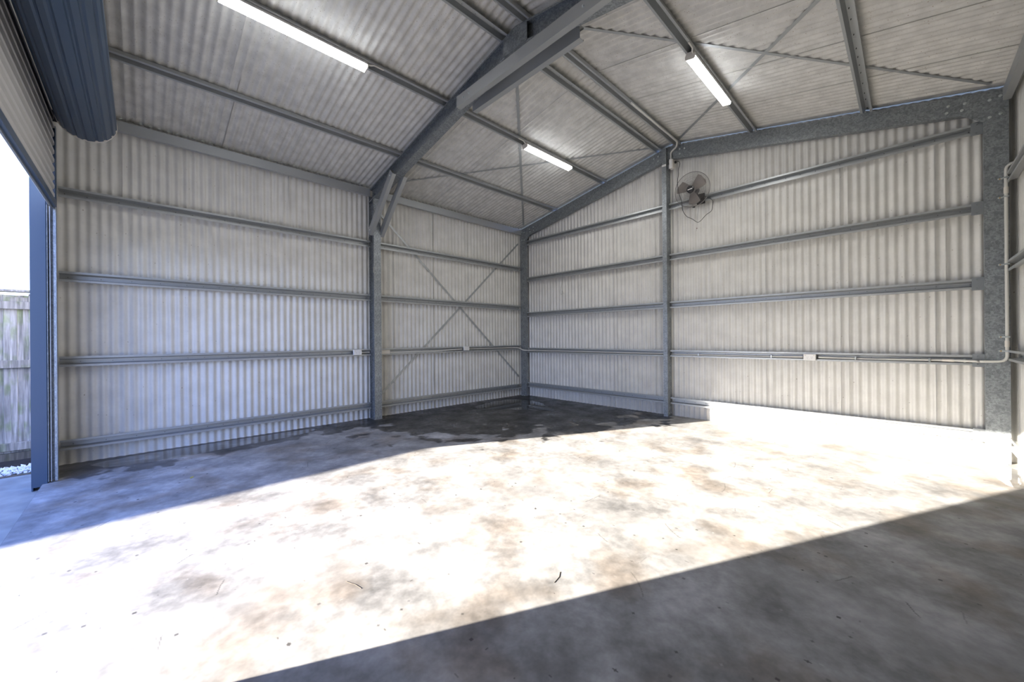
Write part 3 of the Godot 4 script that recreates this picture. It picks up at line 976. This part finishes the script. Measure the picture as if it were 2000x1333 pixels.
func fan() -> void:
	var hub := Vector3(3.713, 3.362, 0.27)
	var A := Vector3(0.02, -0.16, 1.0).normalized()
	var X := Vector3.UP.cross(A).normalized()
	var Y := A.cross(X).normalized()
	var t := thing("wall_fan", "round grey wire-caged fan mounted on the end wall girt", "fan", hub)
	var R := 0.243
	var front := mb()
	var ring := func(st: SurfaceTool, r: float, d: float, wr: float, n: int, sides := 6) -> void:
		var pts := []
		for k in n + 1:
			pts.append(X * cos(TAU * k / n) * r + Y * sin(TAU * k / n) * r + A * d)
		tube(st, pts, wr, sides)
	ring.call(front, R, 0.0, 0.0045, 48, 8)
	var rim := build(front, "cage_rim", M.wire, t)
	rim.position = Vector3.ZERO
	for side: float in [1.0, -1.0]:
		var cage := mb()
		for k in 96:
			var d := X * cos(TAU * k / 96) + Y * sin(TAU * k / 96)
			tube(cage, [d * R, d * (R * 0.86) + A * side * 0.036, d * (R * 0.55) + A * side * 0.060, d * 0.055 + A * side * 0.068], 0.0011, 3)
		ring.call(cage, R * 0.70, side * 0.050, 0.0013, 40, 4)
		ring.call(cage, R * 0.42, side * 0.0645, 0.0013, 32, 4)
		ring.call(cage, 0.066, side * 0.068, 0.002, 24, 4)
		build(cage, "front_grille" if side > 0.0 else "rear_grille", M.wire, t)
	var cap := mb()
	lathe(cap, [Vector2(0.0001, 0.082), Vector2(0.040, 0.081), Vector2(0.050, 0.076), Vector2(0.053, 0.064), Vector2(0.0001, 0.060)], Vector3.ZERO, A, 32)
	var badge := build(cap, "centre_badge", M.black, t)
	var strip := mb()
	obox(strip, A * 0.0822, X.rotated(A, 0.12), Y.rotated(A, 0.12), A, Vector3(0.033, 0.0045, 0.0005), 0.0002)
	tag(build(strip, "lettering_band", M.white_plastic, badge), "white lettering line", "")
	# three blades, at rest
	for k in 3:
		var f := TAU * k / 3.0 + 0.55
		var d0 := X * cos(f) + Y * sin(f)
		var d1 := A.cross(d0)
		var bl := mb()
		var rows := []
		for i in 9:
			var u := i / 8.0
			var r := lerpf(0.035, 0.205, u)
			var wide := lerpf(0.035, 0.088, sin(u * 1.5))
			var row := []
			for j in 7:
				var v := (j / 6.0 - 0.5) * 2.0
				var w := wide * (1.0 if u < 0.85 else sqrt(maxf(0.15, 1.0 - pow((u - 0.85) / 0.17, 2))))
				row.append(d0 * r + d1 * (v * w + 0.02 * u) + A * (v * 0.024 * (1.2 - 0.5 * u) + 0.01 * (1 - v * v)))
			rows.append(row)
		for i in 8:
			for j in 6:
				var n: Vector3 = (rows[i + 1][j] - rows[i][j]).cross(rows[i][j + 1] - rows[i][j]).normalized()
				quad(bl, rows[i][j], rows[i + 1][j], rows[i + 1][j + 1], rows[i][j + 1], n)
				quad(bl, rows[i][j] - n * 0.002, rows[i + 1][j] - n * 0.002, rows[i + 1][j + 1] - n * 0.002, rows[i][j + 1] - n * 0.002, -n)
		build(bl, "blade", M.blade, t)
	var spin := mb()
	lathe(spin, [Vector2(0.0001, 0.03), Vector2(0.03, 0.026), Vector2(0.038, 0.0), Vector2(0.038, -0.03), Vector2(0.0001, -0.032)], Vector3.ZERO, A, 24)
	build(spin, "blade_hub", M.blade, t)
	var motor := mb()
	lathe(motor, [Vector2(0.0001, -0.066), Vector2(0.058, -0.066), Vector2(0.064, -0.075), Vector2(0.060, -0.13), Vector2(0.042, -0.15), Vector2(0.0001, -0.152)], Vector3.ZERO, A, 28)
	build(motor, "motor_housing", M.black, t)
	var neck := mb()
	tube(neck, [A * -0.11, A * -0.12 + Vector3(0.03, -0.09, 0.0), Vector3(3.76, 3.268, 0.075) - hub], 0.022, 12)
	obox(neck, Vector3(3.765, 3.262, 0.076) - hub, Vector3.RIGHT, Vector3.UP, Vector3.BACK, Vector3(0.055, 0.075, 0.014), 0.004)
	build(neck, "wall_bracket", M.black, t)
	var tilt := mb()
	lathe(tilt, [Vector2(0.0001, 0.0), Vector2(0.016, 0.002), Vector2(0.018, 0.016), Vector2(0.0001, 0.02)], Vector3(0.03, -R - 0.012, 0.02), Vector3.DOWN, 14)
	build(tilt, "tilt_knob", M.black, t)
	var cord := mb()
	tube(cord, [Vector3(0.085, -0.235, -0.03), Vector3(0.075, -0.33, -0.02), Vector3(0.062, -0.40, -0.02), Vector3(0.055, -0.56, -0.02), Vector3(0.052, -0.60, -0.02)], 0.0014, 4)
	var pull := build(cord, "pull_cord", M.wire, t)
	var bead := mb()
	lathe(bead, [Vector2(0.0001, 0.008), Vector2(0.006, 0.004), Vector2(0.006, -0.006), Vector2(0.0001, -0.010)], Vector3(0.055, -0.565, -0.02), Vector3.UP, 10)
	build(bead, "red_bead", plain(Color(0.12, 0.02, 0.02), 0.4), pull)
	var bead2 := mb()
	lathe(bead2, [Vector2(0.0001, 0.006), Vector2(0.0055, 0.0), Vector2(0.0001, -0.006)], Vector3(0.050, -0.617, -0.02), Vector3.UP, 10)
	build(bead2, "white_bead", M.white_plastic, pull)
	# lead: plug, down behind the cage edge, a loop below and back up to the motor
	var lead := mb()
	var raw := [Vector3(3.405, 3.915, 0.10), Vector3(3.455, 3.912, 0.11), Vector3(3.485, 3.86, 0.13), Vector3(3.475, 3.76, 0.16), Vector3(3.50, 3.66, 0.22), Vector3(3.53, 3.52, 0.33), Vector3(3.545, 3.36, 0.33), Vector3(3.575, 3.22, 0.30), Vector3(3.575, 3.10, 0.26), Vector3(3.615, 3.01, 0.22), Vector3(3.68, 2.965, 0.19), Vector3(3.745, 2.905, 0.16), Vector3(3.79, 2.925, 0.15), Vector3(3.86, 2.995, 0.14), Vector3(3.925, 3.035, 0.13), Vector3(3.94, 3.11, 0.12), Vector3(3.93, 3.20, 0.12), Vector3(3.80, 3.27, 0.13)]
	var curve := Curve3D.new()
	for i in raw.size():
		var p: Vector3 = raw[i]
		var tan_: Vector3 = Vector3.ZERO if i == 0 or i == raw.size() - 1 else (raw[i + 1] - raw[i - 1]) * 0.18
		curve.add_point(p - hub, -tan_, tan_)
	var pts := []
	for k in 61:
		pts.append(curve.sample_baked(curve.get_baked_length() * k / 60.0, true))
	tube(lead, pts, 0.0038, 6)
	var ld := build(lead, "power_lead", M.black, t)
	var plug := mb()
	obox(plug, Vector3(3.408, 3.915, 0.102) - hub, Vector3.RIGHT, Vector3.UP, Vector3.BACK, Vector3(0.013, 0.016, 0.014), 0.004)
	build(plug, "plug", M.black, ld)
	# the outlet it is plugged into
	var b := thing("power_outlet", "white single outlet box on the mullion above the fan", "power outlet", Vector3(3.352, 3.895, 0.118))
	var bx := mb()
	obox(bx, Vector3.ZERO, Vector3.RIGHT, Vector3.UP, Vector3.BACK, Vector3(0.022, 0.072, 0.038), 0.004)
	build(bx, "box", M.white_plastic, b)
	var fp := mb()
	obox(fp, Vector3(0.029, 0, 0), Vector3.RIGHT, Vector3.UP, Vector3.BACK, Vector3(0.007, 0.066, 0.034), 0.003)
	build(fp, "face_plate", M.cream_plastic, b)
	var sup := mb()
	obox(sup, Vector3(-0.043, -0.02, -0.02), Vector3.RIGHT, Vector3.UP, Vector3.BACK, Vector3(0.0225, 0.03, 0.012), 0.003)
	build(sup, "mounting_bracket", M.galvanised, b)
	var pipe := thing("conduit", "short grey conduit bending up from the fan's outlet box to the ridge purlin", "conduit", Vector3(3.345, 3.968, 0.12))
	var ps := mb()
	var o := pipe.position
	tube(ps, bend([o - o, Vector3(3.345, 4.085, 0.125) - o, Vector3(3.44, 4.125, 0.14) - o, Vector3(3.492, 4.155, 0.24) - o, Vector3(3.492, 4.155, 1.6) - o], 0.035), 0.0125, 10)
	build(ps, "pipe", M.conduit, pipe)

func roller_door() -> void:
	# drum
	var r := 0.192
	var c := Vector3(0.70, 3.252, 6.352)
	var len_ := 3.14
	var t := thing("roller_door", "dark blue roller door rolled up on its drum with half-lowered curtain", "roller door", Vector3(0.70, 2.42, 6.552))
	var o := t.position
	var A := Vector3.RIGHT
	var Y := Vector3.UP
	var Z := Vector3.BACK
	var roll := mb()
	var n := 9
	var prof := []
	for k in n:
		# each slat: a flat pan, a step down to a groove and a small rib
		for q: Array in [[0.00, r - 0.010], [0.08, r], [0.30, r + 0.001], [0.38, r - 0.007], [0.46, r - 0.007], [0.54, r + 0.001], [0.86, r], [0.93, r - 0.010]]:
			prof.append([TAU * (k + q[0]) / n, q[1]])
	for i in prof.size():
		var a: Array = prof[i]
		var b: Array = prof[(i + 1) % prof.size()]
		var pa: Vector3 = (Y * cos(a[0]) + Z * sin(a[0])) * a[1]
		var pb: Vector3 = (Y * cos(b[0]) + Z * sin(b[0])) * b[1]
		var nn := (pb - pa).cross(A).normalized()
		if nn.dot(pa) < 0.0:
			nn = -nn
		quad(roll, c + pa - o, c + pb - o, c + pb + A * len_ - o, c + pa + A * len_ - o, nn)
		for e: float in [0.0, len_]:
			tri(roll, c + A * e - o, c + pa + A * e - o, c + pb + A * e - o, A * (1.0 if e > 0.0 else -1.0))
	build(roll, "drum", M.blue, t)
	var wheel := mb()
	for e: float in [-0.006, len_ + 0.006]:
		lathe(wheel, [Vector2(r - 0.02, -0.006), Vector2(r + 0.004, -0.006), Vector2(r + 0.004, 0.006), Vector2(r - 0.02, 0.006)], c + A * e - o, A, 40)
	tag(build(wheel, "end_hoop", M.cream_plastic, t), "pale hoop", "")
	var axle := mb()
	tube(axle, [c + A * -0.16 - o, c + A * (len_ + 0.16) - o], 0.017, 12)
	build(axle, "axle", M.galvanised, t)
	for e: float in [-0.10, len_ + 0.10]:
		var bk := mb()
		obox(bk, c + A * e + Vector3(0, -0.005, 0.10) - o, A, Y, Z, Vector3(0.004, 0.05, 0.15), 0.001)
		obox(bk, c + A * e + Vector3(0, -0.03, 0.235) - o, A, Y, Z, Vector3(0.03, 0.10, 0.004), 0.001)
		build(bk, "bracket", M.rubber, t)
	# curtain hanging behind the guides: slats of 76 mm, each its own piece
	var top := 3.27
	var bottom := 2.475
	var slat := 0.0762
	var count := int((top - bottom) / slat)
	var sm := mb()
	var xw := 3.16
	var pts := [Vector2(0, 0), Vector2(0.004, 0.020), Vector2(-0.008, 0.034), Vector2(-0.008, 0.060), Vector2(0.004, 0.0762)]
	for i in pts.size() - 1:
		var p: Vector2 = pts[i]
		var q: Vector2 = pts[i + 1]
		var nn := Vector3(0, (p.x - q.x), -(q.y - p.y)).normalized()
		for s: float in [1.0, -1.0]:
			var off := Vector3(0, 0, 0.0 if s > 0.0 else 0.003)
			quad(sm, Vector3(0, p.y, p.x) + off, Vector3(xw, p.y, p.x) + off, Vector3(xw, q.y, q.x) + off, Vector3(0, q.y, q.x) + off, nn * s)
	var slat_mesh := sm.commit()
	for k in count:
		var s := put(slat_mesh, "curtain_slat", M.curtain_inside, t)
		s.position = Vector3(0.665, bottom + k * slat, 6.556) - o
	var rail := mb()
	box(rail, Vector3(0.66, 2.42, 6.538) - o, Vector3(3.82, 2.476, 6.566) - o)
	tag(build(rail, "bottom_rail", M.blue, t), "dark blue bottom rail", "")
	var seal := mb()
	box(seal, Vector3(0.66, 2.405, 6.560) - o, Vector3(3.82, 2.424, 6.572) - o)
	tag(build(seal, "weather_seal", M.galvanised, t), "pale weather strip", "")
	# guides and jambs
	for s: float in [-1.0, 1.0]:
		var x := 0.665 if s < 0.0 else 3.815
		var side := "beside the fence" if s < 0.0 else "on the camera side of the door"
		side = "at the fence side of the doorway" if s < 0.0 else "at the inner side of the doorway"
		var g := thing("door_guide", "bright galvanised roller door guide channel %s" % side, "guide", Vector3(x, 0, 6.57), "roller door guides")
		var gs := mb()
		var d := -s
		ext(gs, folded([Vector2(0.0, -0.026), Vector2(-0.055 * d, -0.026), Vector2(-0.055 * d, 0.024), Vector2(0.0, 0.024)], 0.004), Vector3(0, 0.012, 0), Vector3.RIGHT, Vector3.BACK, Vector3(0, 2.42, 0))
		build(gs, "channel", M.galvanised, g)
		var gu := mb()  # galvanised guide continues here, coloured dark blue to stand for its shade
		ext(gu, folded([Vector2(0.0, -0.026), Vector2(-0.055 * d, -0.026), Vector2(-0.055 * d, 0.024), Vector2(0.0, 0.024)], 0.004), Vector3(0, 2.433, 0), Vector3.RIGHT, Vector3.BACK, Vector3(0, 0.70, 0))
		tag(build(gu, "shade_tinted_channel", M.blue, g), "upper guide coloured dark for its shade", "")
		var lip := mb()
		ext(lip, folded([Vector2(-0.004 * d, -0.026), Vector2(-0.004 * d, -0.012)], 0.004), Vector3(0, 0.012, 0), Vector3.RIGHT, Vector3.BACK, Vector3(0, 2.42, 0))
		build(lip, "lip", M.galvanised, g)
		var w := mb()
		box(w, Vector3(-0.03 * d - 0.004, 0.012, 0.006), Vector3(-0.03 * d + 0.030 * d if d > 0.0 else -0.03 * d + 0.004, 3.1, 0.010) if d > 0.0 else Vector3(0.03 + 0.004, 3.1, 0.010))
		build(w, "wear_strip", M.steel, g)
		var j := thing("door_jamb", "dark blue painted steel door jamb %s" % side, "jamb", Vector3(x, -0.05, 6.645), "roller door jambs")
		var js := mb()
		var jx := -0.56 if s < 0.0 else 0.0
		ext(js, PackedVector2Array([Vector2(0.002 * d, -0.044), Vector2(-0.006 * d, -0.048), Vector2(-0.165 * d, -0.048), Vector2(-0.165 * d, 0.045), Vector2(0.002 * d, 0.045)]), Vector3(0, 0.03, 0), Vector3.RIGHT, Vector3.BACK, Vector3(0, 3.02, 0))
		build(js, "post", M.blue, j)
		var fl := mb()
		box(fl, Vector3(minf(-0.165 * d, -0.004 * d), 0.0, 0.035), Vector3(maxf(-0.165 * d, -0.004 * d), 0.032, 0.045))
		build(fl, "foot_flange", M.blue, j)
	var h := struct("trim_1")
	var hs := mb()
	box(hs, Vector3(0.55, 2.97, 6.600), Vector3(3.94, 3.07, 6.69))
	build(hs, "header", M.blue, h)

func outside() -> void:
	var d := struct("driveway", "pale concrete driveway outside the roller door")
	var st := mb()
	box(st, Vector3(-0.05, -0.30, 6.632), Vector3(9.0, -0.05, 22.0))
	build(st, "slab", M.drive, d)
	var g := struct("garden_bed", "dark bare soil strip along the paling fence")
	var gs := mb()
	box(gs, Vector3(-1.35, -0.30, 2.0), Vector3(-0.05, -0.072, 22.0))
	build(gs, "soil", M.soil, g)
	var ground := struct("ground")
	var gd := mb()
	quad(gd, Vector3(-70, -0.32, -70), Vector3(70, -0.32, -70), Vector3(70, -0.32, 70), Vector3(-70, -0.32, 70), Vector3.UP)
	quad(gd, Vector3(-70, -0.5, -70), Vector3(70, -0.5, -70), Vector3(70, -0.5, 70), Vector3(-70, -0.5, 70), Vector3.DOWN)
	build(gd, "lawn", M.grass, ground)
	var e := thing("garden_edging", "brown timber edging board between driveway and white pebbles", "edging", Vector3(-0.13, -0.20, 6.7))
	var es := mb()
	box(es, Vector3(0, 0, 0), Vector3(0.072, 0.152, 9.0))
	build(es, "board", M.edging, e)
	# white pebbles
	var rg := RandomNumberGenerator.new()
	rg.seed = 77
	var meshes := []
	var pe := mb()
	for k in 900:
		var near := k < 500
		var p := Vector3(rg.randf_range(-0.50, -0.165), -0.068 + rg.randf_range(0.0, 0.028), rg.randf_range(6.72, 7.5) if near else rg.randf_range(7.5, 10.0))
		stone(pe, p, rg)
	tag(build(pe, "white_pebbles", M.pebble), "white pebbles strewn along the timber edging by the fence", "pebbles", "", "stuff")
	# fence of palings
	var f := thing("paling_fence", "weathered grey timber paling fence outside the doorway", "fence", Vector3(-1.02, -0.08, 4.0))
	var fence_mesh := []
	for v in 3:
		var fs := mb()
		obox(fs, Vector3(0, 0.94, 0), Vector3.RIGHT, Vector3.UP, Vector3.BACK, Vector3(0.008, 0.90, 0.048), 0.002)
		fence_mesh.append(fs.commit())
	var z := 0.0
	var k := 0
	while z < 12.0:
		var p := put(fence_mesh[k % 3], "paling", M["paling_%d" % (rg.randi() % 4)], f)
		p.position = Vector3((0.0 if k % 2 else -0.005), rg.randf_range(-0.015, 0.015), z)
		p.rotation.x = rg.randf_range(-0.0015, 0.0015)
		if z > 5.2:
			p.scale.y = 1.165  # far palings, out of view, made taller to push the fence shadow inward
		z += 0.087
		k += 1
	for y: float in [0.16, 1.07, 1.72]:
		var rs := mb()
		box(rs, Vector3(0.012, y - 0.042, -0.05), Vector3(0.052, y + 0.042, 12.0))
		build(rs, "rail", M.rail, f)
	var cp := mb()
	box(cp, Vector3(-0.05, 1.868, -0.05), Vector3(0.075, 1.892, 5.2))
	build(cp, "cap", M.rail, f)
	var cp2 := mb()
	box(cp2, Vector3(-0.05, 2.165, 5.2), Vector3(0.075, 2.19, 12.0))
	build(cp2, "cap", M.rail, f)
	var pb := mb()
	box(pb, Vector3(0.009, -0.06, -0.05), Vector3(0.034, 0.09, 12.0))
	build(pb, "plinth_board", M.plinth, f)

func stone(st: SurfaceTool, p: Vector3, g: RandomNumberGenerator) -> void:
	var r := g.randf_range(0.012, 0.026)
	var bs := Basis.from_euler(Vector3(g.randf() * TAU, g.randf() * TAU, g.randf() * TAU))
	var sc := Vector3(g.randf_range(0.9, 1.6), g.randf_range(0.5, 0.8), g.randf_range(0.8, 1.1)) * r
	var corners := []
	for q: Vector3 in [Vector3(1, 0, 0), Vector3(-1, 0, 0), Vector3(0, 1, 0), Vector3(0, -1, 0), Vector3(0, 0, 1), Vector3(0, 0, -1)]:
		corners.append(p + bs * (q * sc * g.randf_range(0.8, 1.15)))
	for x in 2:
		for y in 2:
			for zz in 2:
				var a: Vector3 = corners[x]
				var b: Vector3 = corners[2 + y]
				var c: Vector3 = corners[4 + zz]
				tri(st, a, b, c, ((a + b + c) / 3.0 - p).normalized())

# a pool of water: an irregular outline with a rounded rim, 2 mm deep
func puddle(label: String, pts: Array, rough_seed: int, wobble := 0.06) -> void:
	var c := Vector3.ZERO
	for p: Vector2 in pts:
		c += Vector3(p.x, 0, p.y)
	c /= pts.size()
	var t := thing("puddle", label, "puddle", Vector3(c.x, 0.0, c.z), "puddles on the slab")
	var n := FastNoiseLite.new()
	n.seed = rough_seed
	n.frequency = 2.2
	var poly := PackedVector2Array()
	for i in pts.size():
		var a: Vector2 = pts[i]
		var b: Vector2 = pts[(i + 1) % pts.size()]
		var before: Vector2 = pts[(i + pts.size() - 1) % pts.size()]
		var after: Vector2 = pts[(i + 2) % pts.size()]
		for k in 10:
			var q := a.cubic_interpolate(b, before, after, k / 10.0)
			q += Vector2(n.get_noise_2d(q.x * 3.0, q.y * 3.0), n.get_noise_2d(q.x * 3.0 + 50.0, q.y * 3.0)) * wobble
			poly.append(q - Vector2(c.x, c.z))
	var st := mb()
	var idx := Geometry2D.triangulate_polygon(poly)
	for i in range(0, idx.size(), 3):
		var v: Array[Vector3] = []
		for k in 3:
			v.append(Vector3(poly[idx[i + k]].x, 0.0018, poly[idx[i + k]].y))
		tri(st, v[0], v[1], v[2], Vector3.UP)
	build(st, "water", M.water, t)

func floor_bits() -> void:
	puddle("shallow puddle on the damp slab in front of the far corner column", [Vector2(0.30, 1.35), Vector2(0.28, 0.70), Vector2(0.75, 0.48), Vector2(1.30, 0.72), Vector2(1.70, 1.0), Vector2(1.30, 1.25), Vector2(0.95, 1.55), Vector2(0.55, 1.75)], 1)
	puddle("long thin puddle along the foot of the side wall near the roller door", [Vector2(0.12, 6.2), Vector2(0.42, 6.25), Vector2(0.52, 5.8), Vector2(0.45, 5.1), Vector2(0.36, 4.5), Vector2(0.12, 4.4)], 2, 0.04)
	puddle("bright puddle round the foot of the conduit column", [Vector2(6.30, 0.30), Vector2(6.50, 0.22), Vector2(6.58, 0.45), Vector2(6.53, 0.85), Vector2(6.44, 0.95), Vector2(6.38, 0.62)], 3, 0.02)
	puddle("small puddle beside the conduit column at the end wall", [Vector2(5.84, 0.22), Vector2(6.05, 0.17), Vector2(6.12, 0.30), Vector2(5.95, 0.36)], 4, 0.02)
	var jb := thing("junction_box", "cream junction box in the side wall girt just beyond the middle column", "junction box", Vector3(0.050, 1.03, 3.20))
	var js := mb()
	obox(js, Vector3.ZERO, Vector3.BACK, Vector3.UP, Vector3.RIGHT, Vector3(0.075, 0.030, 0.022), 0.004)
	build(js, "body", M.cream_plastic, jb)
	var jl := mb()
	obox(jl, Vector3(0.024, 0, 0), Vector3.BACK, Vector3.UP, Vector3.RIGHT, Vector3(0.071, 0.027, 0.002), 0.001)
	build(jl, "lid", M.cream_plastic, jb)
	var lw := thing("loose_wire", "thin dark wire dangling from the end wall girt near the far corner", "wire", Vector3(1.16, 2.43, 0.07))
	var ws := mb()
	tube(ws, [Vector3(0.02, 0.045, 0.0), Vector3(0.02, -0.05, 0.004), Vector3(0.0, -0.16, 0.006), Vector3(-0.035, -0.24, 0.004), Vector3(-0.045, -0.31, 0.004), Vector3(-0.02, -0.35, 0.004), Vector3(0.0, -0.33, 0.004), Vector3(0.005, -0.27, 0.004), Vector3(0.05, -0.34, 0.004)], 0.002, 5)
	build(ws, "strand", M.black, lw)
	var lf := thing("fallen_leaf", "small yellow leaf lying on the shaded slab near the side wall", "leaf", Vector3(1.38, 0.0005, 5.685))
	var st := mb()
	ext(st, PackedVector2Array([Vector2(-0.03, 0), Vector2(-0.012, 0.011), Vector2(0.012, 0.012), Vector2(0.034, 0.0), Vector2(0.012, -0.010), Vector2(-0.012, -0.009)]), Vector3.ZERO, Vector3(0.9, 0, 0.42), Vector3(-0.42, 0, 0.9), Vector3(0, 0.0015, 0))
	build(st, "blade", M.leaf, lf)
	for k: Array in [[Vector3(3.883, 0.0014, 5.267), Vector3(0.11, 0.0, -0.034), "dry twig lying on the sunlit middle of the slab"], [Vector3(4.60, 0.0014, 4.43), Vector3(0.035, 0.0, 0.09), "dry twig lying on the slab at the edge of the sunlight"]]:
		var tw := thing("twig", k[2], "twig", k[0])
		var ts := mb()
		tube(ts, [Vector3.ZERO, k[1] * 0.5 + Vector3(0.006, 0.0, -0.008), k[1]], 0.0013, 5)
		build(ts, "stick", M.twig, tw)

func _ready() -> void:
	rng.seed = 4
	setup()
	make_materials()
	shell()
	girts()
	purlins()
	end_frame()
	middle_frame()
	straps()
	roller_door()
	outside()
	batten("lit white batten light on the middle purlin between roller door and middle frame", 2.14, 4.38, 5.57)
	batten("lit white batten light on the outlet-side middle purlin beyond the middle frame", 2.14, 1.08, 2.12)
	batten("lit white batten light on the conduit-side middle purlin beyond the middle frame", 4.44, 1.12, 2.20)
	outlet("white double outlet on the side wall girt beside the middle column", Vector3(0.066, 1.037, 3.655), Vector3.RIGHT)
	outlet("white double outlet on the side wall girt between the crossing straps", Vector3(0.066, 1.05, 1.60), Vector3.RIGHT)
	outlet("white double outlet on the end wall girt between mullion and corner column", Vector3(5.030, 0.973, 0.066), Vector3.BACK)
	conduits()
	fan()
	floor_bits()
